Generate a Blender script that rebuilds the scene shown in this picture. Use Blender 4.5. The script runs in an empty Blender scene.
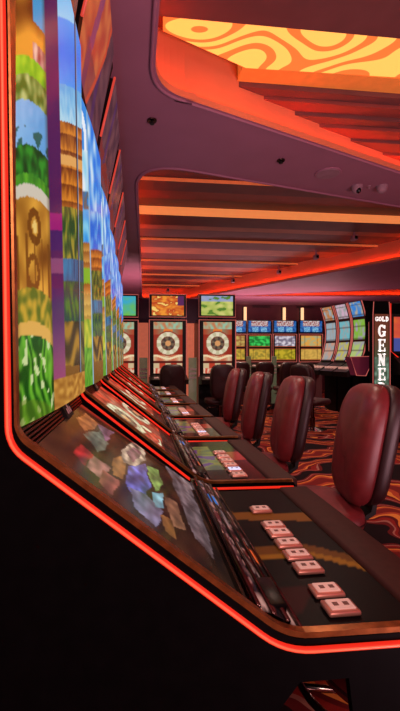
import bpy, bmesh, math, random
from mathutils import Vector, noise, Matrix

random.seed(4)
PI = math.pi
COL = bpy.context.scene.collection
H = 1.22
YAW = math.radians(6.3)
SN, CS = math.sin(YAW), math.cos(YAW)
FPX, PX0, PY0 = 400.0, 179.0, 355.5


def cam2w(right, depth):
    """camera right/depth in metres -> world x, y"""
    return (right * CS + depth * SN, depth * CS - right * SN)


def at_z(px, py, z):
    """where the sight line of a pixel meets the height z"""
    d = (z - H) * FPX / (PY0 - py)
    x, y = cam2w((px - PX0) / FPX * d, d)
    return (x, y, z)


def at_d(px, d):
    return cam2w((px - PX0) / FPX * d, d)


# ------------------------------------------------------------------ colours / materials
def lin(c):
    return tuple((v / 255.0 / 12.92) if v / 255.0 <= 0.04045 else ((v / 255.0 + 0.055) / 1.055) ** 2.4 for v in c)


def mix(a, b, t):
    t = max(0.0, min(1.0, t))
    return tuple(a[i] * (1 - t) + b[i] * t for i in range(3))


def mat(name, rgb, rough=0.5, metal=0.0, var=0.12, scale=12.0, emit=None, strength=0.0, coat=0.0, transmission=0.0, spec=0.5, alpha=1.0):
    m = bpy.data.materials.new(name)
    m.use_nodes = True
    nt = m.node_tree
    p = nt.nodes['Principled BSDF']
    c = lin(rgb)
    tc = nt.nodes.new('ShaderNodeTexCoord')
    nz = nt.nodes.new('ShaderNodeTexNoise')
    nz.inputs['Scale'].default_value = scale
    nt.links.new(tc.outputs['Object'], nz.inputs['Vector'])
    rp = nt.nodes.new('ShaderNodeValToRGB')
    rp.color_ramp.elements[0].position = 0.3
    rp.color_ramp.elements[1].position = 0.7
    rp.color_ramp.elements[0].color = (*[v * (1 - var) for v in c], 1)
    rp.color_ramp.elements[1].color = (*[min(1, v * (1 + var)) for v in c], 1)
    nt.links.new(nz.outputs['Fac'], rp.inputs['Fac'])
    nt.links.new(rp.outputs['Color'], p.inputs['Base Color'])
    p.inputs['Roughness'].default_value = rough
    p.inputs['Metallic'].default_value = metal
    p.inputs['Coat Weight'].default_value = coat
    p.inputs['Coat Roughness'].default_value = 0.08
    p.inputs['Transmission Weight'].default_value = transmission
    p.inputs['Specular IOR Level'].default_value = spec
    p.inputs['Alpha'].default_value = alpha
    if emit:
        p.inputs['Emission Color'].default_value = (*lin(emit), 1)
        p.inputs['Emission Strength'].default_value = strength
    return m


def screen_mat(name, strength, rough=0.18, spec=0.4):
    m = bpy.data.materials.new(name)
    m.use_nodes = True
    nt = m.node_tree
    p = nt.nodes['Principled BSDF']
    a = nt.nodes.new('ShaderNodeAttribute')
    a.attribute_name = 'Col'
    p.inputs['Base Color'].default_value = (0.004, 0.004, 0.005, 1)
    p.inputs['Roughness'].default_value = rough
    p.inputs['Specular IOR Level'].default_value = spec
    nt.links.new(a.outputs['Color'], p.inputs['Emission Color'])
    p.inputs['Emission Strength'].default_value = strength
    return m


def paint_mat(name, rough=0.35, spec=0.5, coat=0.0):
    """a printed surface: base colour from the part's own colour attribute"""
    m = bpy.data.materials.new(name)
    m.use_nodes = True
    nt = m.node_tree
    p = nt.nodes['Principled BSDF']
    a = nt.nodes.new('ShaderNodeAttribute')
    a.attribute_name = 'Col'
    nt.links.new(a.outputs['Color'], p.inputs['Base Color'])
    p.inputs['Roughness'].default_value = rough
    p.inputs['Specular IOR Level'].default_value = spec
    p.inputs['Coat Weight'].default_value = coat
    return m


M = dict(
    black=mat('black_gloss', (9, 8, 9), 0.32, var=0.2, spec=0.25),
    blackside=mat('black_side_laminate', (5, 4, 5), 0.6, var=0.25, scale=30, spec=0.04),
    blackmat=mat('black_plastic', (14, 12, 12), 0.5, spec=0.3),
    dark=mat('dark_plastic', (26, 20, 21), 0.4),
    gold=mat('bronze_trim', (160, 98, 52), 0.3, 0.8, scale=60, var=0.25),
    chrome=mat('chrome', (200, 180, 175), 0.15, 1.0),
    smoked=mat('smoked_chrome', (95, 70, 66), 0.22, 1.0, scale=40, var=0.3),
    led=mat('red_light_strip', (60, 4, 2), 0.4, emit=(246, 44, 26), strength=0.95),
    ledcore=mat('red_light_core', (60, 4, 2), 0.4, emit=(255, 100, 66), strength=1.1),
    ledfar=mat('red_light_strip_dim', (60, 4, 2), 0.4, emit=(235, 72, 58), strength=0.8),
    rim=mat('pink_edge_light', (60, 10, 10), 0.4, emit=(215, 105, 95), strength=0.7),
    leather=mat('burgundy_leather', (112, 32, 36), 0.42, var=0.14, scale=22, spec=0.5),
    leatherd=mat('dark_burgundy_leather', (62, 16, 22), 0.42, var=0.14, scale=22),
    piping=mat('dark_piping', (50, 10, 14), 0.5),
    shell=mat('chair_back_shell', (44, 13, 17), 0.45),
    wrist=mat('brown_vinyl', (62, 31, 27), 0.55, scale=50, spec=0.2),
    button=mat('button_frame', (215, 150, 135), 0.3, 0.6),
    cap=mat('button_cap', (205, 170, 160), 0.35, emit=(225, 165, 150), strength=0.35),
    caplit=mat('lit_button_cap', (215, 215, 235), 0.3, emit=(190, 215, 255), strength=0.9),
    capmark=mat('button_mark', (120, 70, 62), 0.4),
    mirror=mat('purple_mirror', (60, 25, 62), 0.12, 0.4),
    soffit=mat('mauve_ceiling_paint', (156, 102, 122), 0.62, var=0.05, scale=3),
    coffer=mat('coffer_wall_paint', (214, 122, 84), 0.8, var=0.05, scale=3),
    slat_dark=mat('slat_dark_brown', (104, 60, 58), 0.6, var=0.12, scale=4),
    slat_red=mat('slat_maroon', (136, 62, 54), 0.6, var=0.12, scale=4),
    slat_tan=mat('slat_tan', (170, 104, 76), 0.6, var=0.12, scale=4),
    glow=mat('peach_riser_glow', (200, 110, 60), 0.5, emit=(238, 142, 78), strength=0.72),
    glow2=mat('orange_riser_glow', (200, 110, 60), 0.5, emit=(190, 96, 54), strength=0.5),
    amber=mat('amber_glow_board', (190, 110, 50), 0.5, emit=(196, 104, 42), strength=0.55),  # the light on this board is given as emission
    cove=mat('orange_cove_tube', (255, 90, 30), 0.5, emit=(255, 98, 40), strength=15.0),
    walldark=mat('dark_maroon_wall', (96, 48, 56), 0.7, scale=3),
    wallpurple=mat('purple_wall', (88, 56, 84), 0.7, scale=3),
    peach=mat('peach_glowing_wall', (190, 95, 70), 0.6, emit=(222, 112, 84), strength=0.55),
    white=mat('white_plastic', (200, 178, 182), 0.4),
    offwhite=mat('off_white_grille', (150, 112, 124), 0.6),
    lens=mat('black_lens', (5, 5, 6), 0.1),
    acrylic=mat('pale_green_acrylic', (150, 175, 150), 0.2, emit=(104, 100, 78), strength=0.2, transmission=0.5),  # faint emission stands in for reflected light
    sconce=mat('warm_sconce_glass', (230, 170, 120), 0.4, emit=(246, 190, 140), strength=1.3),
    letter=mat('white_lit_letter', (235, 235, 235), 0.4, emit=(232, 232, 228), strength=0.85),
    maroonpanel=mat('maroon_panel', (98, 30, 52), 0.4, emit=(98, 30, 52), strength=0.25),
)
SCR = screen_mat('lit_screen', 0.95, rough=0.25, spec=0.1)
SCRDIM = screen_mat('glowing_game_glass', 1.0, rough=0.12, spec=0.35)  # emission carries the reflections painted on glass and lower panel
PRINT = paint_mat('printed_deck', 0.4, 0.1)

# ------------------------------------------------------------------ object helpers
KEYS = ('label', 'category', 'group', 'kind')


def link_mesh(name, me, m, parent=None, loc=None):
    o = bpy.data.objects.new(name, me)
    COL.objects.link(o)
    if m is not None:
        me.materials.append(m)
    if parent is not None:
        o.parent = parent
    if loc is not None:
        o.location = loc
    return o


def tag(o, label=None, cat=None, group=None, kind=None):
    for k, v in (('label', label), ('category', cat), ('group', group), ('kind', kind)):
        if v:
            o[k] = v
    return o


def empty(name, loc, rz=0.0, label=None, cat=None, group=None):
    o = bpy.data.objects.new(name, None)
    COL.objects.link(o)
    o.location = loc
    o.rotation_euler = (0, 0, rz)
    o.empty_display_size = 0.1
    tag(o, label, cat, group)
    return o


CHILD = {}


def kids(o):
    return [c for c in COL.objects if c.parent == o]


def dup(root, loc, rz=None, label=None, group=None, table=None):
    """a copy of a thing with copies of its parts and sub-parts"""
    r = root.copy()
    COL.objects.link(r)
    r.location = loc
    if rz is not None:
        r.rotation_euler = (0, 0, rz)
    if label:
        r['label'] = label
    if group:
        r['group'] = group
    for ch in table[root.name]:
        c = ch.copy()
        COL.objects.link(c)
        c.parent = r
        for g in table.get(ch.name, ()):
            d = g.copy()
            COL.objects.link(d)
            d.parent = c
    return r


def child_table(root):
    t = {root.name: kids(root)}
    for c in t[root.name]:
        t[c.name] = kids(c)
    return t


class MB:
    def __init__(self):
        self.bm = bmesh.new()

    def poly(self, pts):
        vs = [self.bm.verts.new(p) for p in pts]
        return self.bm.faces.new(vs)

    def box(self, x0, x1, y0, y1, z0, z1, bevel=0.0, seg=2):
        b = bmesh.new()
        bmesh.ops.create_cube(b, size=1.0)
        for v in b.verts:
            v.co = Vector(((x0 + x1) / 2 + v.co.x * (x1 - x0), (y0 + y1) / 2 + v.co.y * (y1 - y0), (z0 + z1) / 2 + v.co.z * (z1 - z0)))
        if bevel > 0:
            bmesh.ops.bevel(b, geom=b.edges[:], offset=bevel, segments=seg, affect='EDGES', profile=0.5)
        self.add(b)
        return self

    def add(self, b, mtx=None):
        mp = {}
        for v in b.verts:
            mp[v] = self.bm.verts.new(mtx @ v.co if mtx else v.co)
        for f in b.faces:
            try:
                self.bm.faces.new([mp[v] for v in f.verts])
            except ValueError:
                pass
        b.free()

    def prism(self, pts2, a0, a1, axis='y'):
        """closed 2-D outline extruded along an axis; pts2 are (x,z) for y, (y,z) for x, (x,y) for z"""
        def P(p, a):
            return (p[0], a, p[1]) if axis == 'y' else ((a, p[0], p[1]) if axis == 'x' else (p[0], p[1], a))
        n = len(pts2)
        lo = [self.bm.verts.new(P(p, a0)) for p in pts2]
        hi = [self.bm.verts.new(P(p, a1)) for p in pts2]
        self.bm.faces.new(lo)
        self.bm.faces.new(hi[::-1])
        for i in range(n):
            j = (i + 1) % n
            self.bm.faces.new([lo[j], lo[i], hi[i], hi[j]])
        return self

    def tube(self, pts, r, n=8, closed=False):
        pts = [Vector(p) for p in pts]
        rings = []
        for i, p in enumerate(pts):
            if closed:
                d = (pts[(i + 1) % len(pts)] - pts[i - 1]).normalized()
            else:
                d = (pts[min(i + 1, len(pts) - 1)] - pts[max(i - 1, 0)]).normalized()
            up = Vector((0, 0, 1)) if abs(d.z) < 0.95 else Vector((0, 1, 0))
            a = d.cross(up).normalized()
            b = d.cross(a).normalized()
            rr = r[i] if isinstance(r, (list, tuple)) else r
            rings.append([self.bm.verts.new(p + a * rr * math.cos(2 * PI * k / n) + b * rr * math.sin(2 * PI * k / n)) for k in range(n)])
        m = len(rings)
        for i in range(m if closed else m - 1):
            A, B = rings[i], rings[(i + 1) % m]
            for k in range(n):
                self.bm.faces.new([A[k], A[(k + 1) % n], B[(k + 1) % n], B[k]])
        if not closed:
            self.bm.faces.new(rings[0][::-1])
            self.bm.faces.new(rings[-1])
        return self

    def lathe(self, prof, cx=0, cy=0, n=24, cz=0):
        """prof: (r, z) from bottom to top about a vertical axis"""
        rings = []
        for r, z in prof:
            rings.append([self.bm.verts.new((cx + r * math.cos(2 * PI * k / n), cy + r * math.sin(2 * PI * k / n), cz + z)) for k in range(n)])
        for A, B in zip(rings, rings[1:]):
            for k in range(n):
                self.bm.faces.new([A[k], A[(k + 1) % n], B[(k + 1) % n], B[k]])
        self.bm.faces.new(rings[0][::-1])
        self.bm.faces.new(rings[-1])
        return self

    def rings(self, loops, cap=True):
        R = [[self.bm.verts.new(p) for p in L] for L in loops]
        n = len(R[0])
        for A, B in zip(R, R[1:]):
            for k in range(n):
                self.bm.faces.new([A[k], A[(k + 1) % n], B[(k + 1) % n], B[k]])
        if cap:
            self.bm.faces.new(R[0][::-1])
            self.bm.faces.new(R[-1])
        return self

    def build(self, name, m, parent=None, smooth=False, shift=None, angle=None):
        if shift:
            bmesh.ops.translate(self.bm, verts=self.bm.verts[:], vec=shift)
        bmesh.ops.recalc_face_normals(self.bm, faces=self.bm.faces[:])
        me = bpy.data.meshes.new(name)
        self.bm.to_mesh(me)
        self.bm.free()
        if smooth:
            for p in me.polygons:
                p.use_smooth = True
            if angle:
                try:
                    me.set_sharp_from_angle(angle=math.radians(angle))
                except Exception:
                    pass
        return link_mesh(name, me, m, parent)


def surf(name, fn, nu, nv, art, m, parent=None, shift=(0, 0, 0), smooth=True):
    """grid surface, fn(u,v)->point, art(u,v)->linear colour, stored per vertex"""
    vs, cols, fs = [], [], []
    for j in range(nv + 1):
        for i in range(nu + 1):
            u, v = i / nu, j / nv
            p = fn(u, v)
            vs.append((p[0] + shift[0], p[1] + shift[1], p[2] + shift[2]))
            cols.append(art(u, v))
    for j in range(nv):
        for i in range(nu):
            a = j * (nu + 1) + i
            fs.append((a, a + 1, a + nu + 2, a + nu + 1))
    me = bpy.data.meshes.new(name)
    me.from_pydata(vs, [], fs)
    ca = me.color_attributes.new('Col', 'FLOAT_COLOR', 'POINT')
    flat = []
    for c in cols:
        flat.extend((c[0], c[1], c[2], 1.0))
    ca.data.foreach_set('color', flat)
    if smooth:
        for p in me.polygons:
            p.use_smooth = True
    me.update()
    return link_mesh(name, me, m, parent)


def edge_path(d_up, d_low):
    a, b = offset_path(LEDPATH, d_up), offset_path(LEDPATH, d_low)
    out = []
    for (x, z), (p, q) in zip(a, b):
        t = max(0.0, min(1.0, (1.12 - z) / 0.06))
        out.append((x + (p - x) * t, z + (q - z) * t))
    return out


def offset_path(path, d):
    """offset an open 2-D path to its left-hand side by d (path runs top -> bottom -> out: positive = outward)"""
    out = []
    for i, p in enumerate(path):
        a = path[max(i - 1, 0)]
        b = path[min(i + 1, len(path) - 1)]
        dx, dz = b[0] - a[0], b[1] - a[1]
        L = math.hypot(dx, dz) or 1
        out.append((p[0] - dz / L * d, p[1] + dx / L * d))
    return out


def round_path(pts, rs, n=6):
    """round the inner corners of an open polyline"""
    out = [pts[0]]
    for i in range(1, len(pts) - 1):
        p, r = Vector(pts[i]), rs[i - 1]
        a = (Vector(pts[i - 1]) - p).normalized()
        b = (Vector(pts[i + 1]) - p).normalized()
        p0, p1 = p + a * r, p + b * r
        for k in range(n + 1):
            t = k / n
            out.append(tuple((1 - t) ** 2 * p0 + 2 * t * (1 - t) * p + t * t * p1))
    out.append(pts[-1])
    return out


def round_poly(pts, rs, n=8):
    out = []
    N = len(pts)
    for i in range(N):
        p, r = Vector(pts[i]), rs[i]
        a = (Vector(pts[i - 1]) - p).normalized()
        b = (Vector(pts[(i + 1) % N]) - p).normalized()
        p0, p1 = p + a * r, p + b * r
        for k in range(n + 1):
            t = k / n
            out.append(tuple((1 - t) ** 2 * p0 + 2 * t * (1 - t) * p + t * t * p1))
    return out


def grow_poly(pts, d):
    """offset each edge of a convex polygon outwards by d"""
    N = len(pts)
    area = sum(pts[i][0] * pts[(i + 1) % N][1] - pts[(i + 1) % N][0] * pts[i][1] for i in range(N))
    sg = 1 if area > 0 else -1
    L = []
    for i in range(N):
        a, b = Vector(pts[i]), Vector(pts[(i + 1) % N])
        e = (b - a).normalized()
        nrm = Vector((e.y, -e.x)) * sg
        L.append((a + nrm * d, e))
    out = []
    for i in range(N):
        (p, e), (q, f) = L[i - 1], L[i]
        den = e.x * f.y - e.y * f.x
        t = ((q - p).x * f.y - (q - p).y * f.x) / den
        out.append(tuple(p + e * t))
    return out


def nz(x, y, z=0.0):
    return noise.noise(Vector((x, y, z)))


# ================================================================== the setting
def carpet_material():
    m = bpy.data.materials.new('swirl_carpet')
    m.use_nodes = True
    nt = m.node_tree
    p = nt.nodes['Principled BSDF']
    tc = nt.nodes.new('ShaderNodeTexCoord')
    n1 = nt.nodes.new('ShaderNodeTexNoise')
    n1.inputs['Scale'].default_value = 1.5
    n1.inputs['Detail'].default_value = 1.5
    mx = nt.nodes.new('ShaderNodeMix')
    mx.data_type = 'VECTOR'
    mx.inputs['Factor'].default_value = 0.62
    nt.links.new(tc.outputs['Object'], n1.inputs['Vector'])
    nt.links.new(tc.outputs['Object'], mx.inputs[4])
    nt.links.new(n1.outputs['Color'], mx.inputs[5])
    w = nt.nodes.new('ShaderNodeTexWave')
    w.wave_type = 'RINGS'
    w.rings_direction = 'SPHERICAL'
    w.inputs['Scale'].default_value = 1.15
    w.inputs['Distortion'].default_value = 9.0
    w.inputs['Detail'].default_value = 1.0
    w.inputs['Detail Scale'].default_value = 1.0
    nt.links.new(mx.outputs[1], w.inputs['Vector'])
    r = nt.nodes.new('ShaderNodeValToRGB')
    cr = r.color_ramp
    cr.interpolation = 'CONSTANT'
    stops = [(0.0, (24, 8, 14)), (0.18, (92, 20, 24)), (0.32, (150, 96, 88)), (0.40, (128, 30, 28)), (0.56, (86, 18, 22)), (0.68, (206, 124, 58)), (0.78, (160, 62, 40)), (0.9, (110, 30, 30)), (1.0, (40, 12, 18))]
    while len(cr.elements) < len(stops):
        cr.elements.new(0.5)
    for e, (pos, c) in zip(cr.elements, stops):
        e.position = pos
        e.color = (*lin(c), 1)
    nt.links.new(w.outputs['Fac'], r.inputs['Fac'])
    nt.links.new(r.outputs['Color'], p.inputs['Base Color'])
    p.inputs['Roughness'].default_value = 0.9
    p.inputs['Specular IOR Level'].default_value = 0.1
    return m


X0, X1, Y0, Y1 = -1.5, 12.0, -2.0, 13.4
ZC, DC = 2.97, 0.34
HC = ZC - H

fl = MB()
fl.poly([(X0, Y0, 0), (X1, Y0, 0), (X1, Y1, 0), (X0, Y1, 0)])
tag(fl.build('floor', carpet_material()), 'patterned red and gold swirl carpet across the casino floor', kind='structure')

tag(MB().box(X0, X1, Y1, Y1 + 0.1, 0, 3.7).build('wall_back', M['walldark']), 'dark maroon far wall', kind='structure')
tag(MB().box(X0 - 0.1, X0, Y0, Y1, 0, 3.7).build('wall_left', M['walldark']), 'dark wall behind the slot row', kind='structure')

# --- ceiling: a flat soffit with three recessed coffers
def C(r, d):
    return cam2w(r * HC, d * HC)


coffer_defs = [
    # near coffer
    ([C(0.13, -0.5), C(-0.098, 1.52), C(0.02, 1.555), C(1.2, 2.17), C(2.6, 2.9), C(3.0, -0.5)], [0.1, 0.30, 0.05, 0.05, 0.1, 0.1]),
    # middle coffer
    ([C(-0.215, 2.07), C(-0.64, 7.0), C(-0.05, 7.36), C(2.95, 3.24)], [0.55, 0.05, 0.05, 0.1]),
    # far coffer
    ([C(0.9, 6.72), C(5.4, 6.72), C(5.4, 5.3), C(3.3, 6.0)], [0.1, 0.1, 0.1, 0.1]),
]
loops = []
for k, (pts, rs) in enumerate(coffer_defs):
    loops.append((round_poly(pts, rs, 10), round_poly(grow_poly(pts, 0.07), rs, 10)))

cu = bpy.data.curves.new('soffit', 'CURVE')
cu.dimensions = '2D'
cu.fill_mode = 'BOTH'
for pts in [[(X0, Y0), (X1, Y0), (X1, Y1), (X0, Y1)]] + [l[0] for l in loops]:
    sp = cu.splines.new('POLY')
    sp.points.add(len(pts) - 1)
    for q, p in zip(sp.points, pts):
        q.co = (p[0], p[1], 0, 1)
    sp.use_cyclic_u = True
tmp = bpy.data.objects.new('soffit_tmp', cu)
COL.objects.link(tmp)
bpy.context.view_layer.update()
dg = bpy.context.evaluated_depsgraph_get()
me = bpy.data.meshes.new_from_object(tmp.evaluated_get(dg))
bpy.data.objects.remove(tmp)
for v in me.vertices:
    v.co.z = ZC
ceiling = link_mesh('ceiling', me, M['soffit'])
tag(ceiling, 'mauve lowered ceiling with recessed orange lit coffers', kind='structure')

for k, (inner, outer) in enumerate(loops):
    b = MB()
    n = len(outer)
    lo = [b.bm.verts.new((p[0], p[1], ZC + 0.012)) for p in outer]
    hi = [b.bm.verts.new((p[0], p[1], ZC + DC + 0.12)) for p in outer]
    ins = [b.bm.verts.new((p[0], p[1], ZC + 0.05)) for p in inner]
    inm = [b.bm.verts.new((p[0] + 0.12 * (q[0] - p[0]), p[1] + 0.12 * (q[1] - p[1]), ZC + 0.05)) for p, q in zip(inner, outer)]
    ini = [b.bm.verts.new((p[0] + 0.12 * (q[0] - p[0]), p[1] + 0.12 * (q[1] - p[1]), ZC + 0.012)) for p, q in zip(inner, outer)]
    inb = [b.bm.verts.new((p[0], p[1], ZC + 0.0)) for p in inner]
    for i in range(n):
        j = (i + 1) % n
        b.bm.faces.new([lo[i], lo[j], hi[j], hi[i]])
        b.bm.faces.new([ini[i], ini[j], lo[j], lo[i]])
        b.bm.faces.new([ins[i], ins[j], inm[j], inm[i]])
        b.bm.faces.new([inm[i], inm[j], ini[j], ini[i]])
        b.bm.faces.new([inb[i], inb[j], ins[j], ins[i]])
    b.build('coffer_wall', M['coffer'], ceiling)
    # raised bead that frames the opening
    bead = MB().tube([(p[0], p[1], ZC - 0.004) for p in round_poly(grow_poly(coffer_defs[k][0], 0.025), coffer_defs[k][1], 10)], 0.012, 6, True)
    bead.build('edge_bead', M['soffit'], ceiling, smooth=True)
    mid = [((inner[i][0] + outer[i][0]) / 2, (inner[i][1] + outer[i][1]) / 2, ZC + 0.032) for i in range(n)]
    MB().tube(mid, 0.010, 6, True).build('cove_light', M['cove'], ceiling)

# near coffer: lid, swirl light panel and stepped boards
ZT = ZC + DC
MB().box(-1.3, 5.5, -1.6, 5.2, ZT + 0.12, ZT + 0.16).build('coffer_lid', M['slat_red'], ceiling)


def swirl_material():
    m = bpy.data.materials.new('gold_swirl_light_panel')
    m.use_nodes = True
    nt = m.node_tree
    p = nt.nodes['Principled BSDF']
    tc = nt.nodes.new('ShaderNodeTexCoord')
    mp = nt.nodes.new('ShaderNodeMapping')
    mp.inputs['Scale'].default_value = (0.95, 1.4, 1)
    mp.inputs['Location'].default_value = (0.35, 0.2, 0)
    n1 = nt.nodes.new('ShaderNodeTexNoise')
    n1.inputs['Scale'].default_value = 1.9
    n1.inputs['Detail'].default_value = 0.3
    mx = nt.nodes.new('ShaderNodeMix')
    mx.data_type = 'VECTOR'
    mx.inputs['Factor'].default_value = 0.72
    nt.links.new(tc.outputs['Object'], mp.inputs['Vector'])
    nt.links.new(mp.outputs['Vector'], n1.inputs['Vector'])
    nt.links.new(mp.outputs['Vector'], mx.inputs[4])
    nt.links.new(n1.outputs['Color'], mx.inputs[5])
    w = nt.nodes.new('ShaderNodeTexWave')
    w.wave_type = 'BANDS'
    w.bands_direction = 'DIAGONAL'
    w.inputs['Scale'].default_value = 3.3
    w.inputs['Distortion'].default_value = 1.2
    w.inputs['Detail'].default_value = 0.0
    nt.links.new(mx.outputs[1], w.inputs['Vector'])
    r = nt.nodes.new('ShaderNodeValToRGB')
    e = r.color_ramp.elements
    e[0].position, e[0].color = 0.30, (*lin((214, 118, 52)), 1)
    e[1].position, e[1].color = 0.36, (*lin((252, 196, 92)), 1)
    nt.links.new(w.outputs['Fac'], r.inputs['Fac'])
    nt.links.new(r.outputs['Color'], p.inputs['Base Color'])
    nt.links.new(r.outputs['Color'], p.inputs['Emission Color'])
    p.inputs['Emission Strength'].default_value = 0.85
    p.inputs['Roughness'].default_value = 0.6
    return m


ZS = 3.27
pp = [at_z(px, py, ZS) for px, py in ((163, 13), (163, 31), (246, 68), (470, 82), (470, 34))]
b = MB()
b.prism([(p[0], p[1]) for p in pp], ZS, ZS + 0.05, 'z')
b.build('swirl_light_panel', swirl_material(), ceiling)
ya = at_z(246, 68, ZS)[1]
xa = at_z(246, 68, ZS)[0]
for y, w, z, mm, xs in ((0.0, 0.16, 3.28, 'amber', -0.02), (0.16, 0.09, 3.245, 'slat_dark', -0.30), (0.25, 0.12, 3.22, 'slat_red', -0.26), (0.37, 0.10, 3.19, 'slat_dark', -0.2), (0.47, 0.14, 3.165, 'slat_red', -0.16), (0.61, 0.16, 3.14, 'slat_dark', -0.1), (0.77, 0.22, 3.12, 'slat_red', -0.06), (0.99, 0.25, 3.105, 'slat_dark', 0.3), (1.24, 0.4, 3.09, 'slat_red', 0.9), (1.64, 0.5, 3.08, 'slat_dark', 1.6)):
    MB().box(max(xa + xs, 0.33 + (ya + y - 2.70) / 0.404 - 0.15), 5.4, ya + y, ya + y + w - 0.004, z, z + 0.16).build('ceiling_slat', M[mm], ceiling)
# red board in front of the swirl panel
yb = at_z(163, 13, ZS)[1]
MB().box(-0.6, 5.0, yb - 1.5, yb - 0.01, 3.24, 3.30).build('ceiling_slat', M['slat_dark'], ceiling)

# middle coffer: sawtooth bays, each riser face made to glow as if lit
edges = [3.95, 4.75, 5.70, 7.20, 8.80, 10.35, 11.9, 13.4]
zl = 3.30
for i in range(len(edges) - 1):
    a, bq = edges[i], edges[i + 1]
    L = bq - a
    hh = {0: 0.03, 1: 0.03, 2: 0.11, 3: 0.055, 4: 0.05}.get(i, 0.05)
    prof = [(a, zl), (a + L * 0.35, zl), (a + L * 0.35, zl + 0.02), (a + L * 0.7, zl + 0.02), (a + L * 0.7, zl + 0.045), (bq, zl + 0.045), (bq, zl + 0.30), (a, zl + 0.30)]
    MB().box(-1.4, 8.0, a, a + L * 0.30, zl - (0.07 if i == 2 else 0.0), zl + 0.3).build('ceiling_slat', M['slat_dark'], ceiling)  # shade within each bay painted as darker and lighter slat tones
    MB().box(-1.4, 8.0, a + L * 0.30, a + L * 0.62, zl + 0.02, zl + 0.3).build('ceiling_slat', M['slat_red' if i < 2 else 'slat_tan'], ceiling)
    MB().box(-1.4, 8.0, a + L * 0.62, bq - 0.012, zl + 0.045, zl + 0.3).build('ceiling_slat', M['slat_dark'], ceiling)
    MB().box(-1.4, 8.0, a - 0.010, a - 0.001, zl - (0.074 if i == 2 else 0.004), zl + (hh if i == 2 else 0.035)).build('glowing_riser', M['glow' if i == 2 else 'glow2'], ceiling)
MB().box(-1.4, 8.0, 3.0, 3.93, zl + 0.1, zl + 0.3).build('ceiling_slat', M['slat_red'], ceiling)

# partition behind the wheel machines, peach below and purple above
part = MB().box(-1.5, 1.95, 7.86, 7.96, 0, 1.86).build('wall_partition', M['peach'])  # emission stands in for light falling on the wall
tag(part, 'peach partition with painted-on glow behind the wheel machines', kind='structure')
MB().box(-1.5, 1.95, 7.84, 7.96, 1.862, 2.34).build('partition_header', M['wallpurple'], part)

# ================================================================== the row of slot machines
PITCH, YN = 0.8, 0.632
LEDPATH = round_path([(-0.217, 2.30), (-0.199, 1.76), (-0.190, 1.083), (0.243, 0.737), (0.585, 0.733)], [0.05, 0.03, 0.05])
SH = (0.35, -0.4, 0)          # machine coordinates -> coordinates about its base


def col_tower(z, y):
    """stone temple tiers, palms and water seen in a tall column"""
    n = nz(y * 30, z * 30) * 0.5
    if z > 2.13:
        c = mix((150, 205, 240), (110, 185, 245), (z - 2.13) / 0.1)
    elif z > 1.95:
        c = mix((20, 120, 235), (60, 150, 240), abs(z - 2.04) / 0.09 + n * 0.5)
    elif z > 1.85:
        c = mix((175, 215, 235), (90, 170, 225), (z - 1.85) / 0.1 + n)
    elif z > 1.62:
        t = (z - 1.62) / 0.23
        tier = (z * 22) % 1.0
        c = mix((214, 130, 40), (104, 50, 14), tier * 0.9 + n)
        if abs(t - 0.55) < 0.06:
            c = (225, 165, 90)
    elif z > 1.48:
        c = mix((10, 70, 34), (150, 140, 44), 0.38 + nz(y * 26, z * 22) * 1.7)
    elif z > 1.42:
        c = mix((30, 120, 165), (14, 66, 104), 0.5 + nz(y * 30, z * 12))
    elif z > 1.31:
        c = mix((8, 66, 62), (62, 112, 40), 0.4 + nz(y * 28, z * 24) * 1.7)
    elif z > 1.19:
        w = math.sin((z - 1.19) * 60 + math.sin(y * 18) * 2.4)
        c = mix((34, 34, 16), (160, 118, 34), 0.5 + 0.6 * w)
    else:
        c = (120, 80, 30)
    return c


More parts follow.
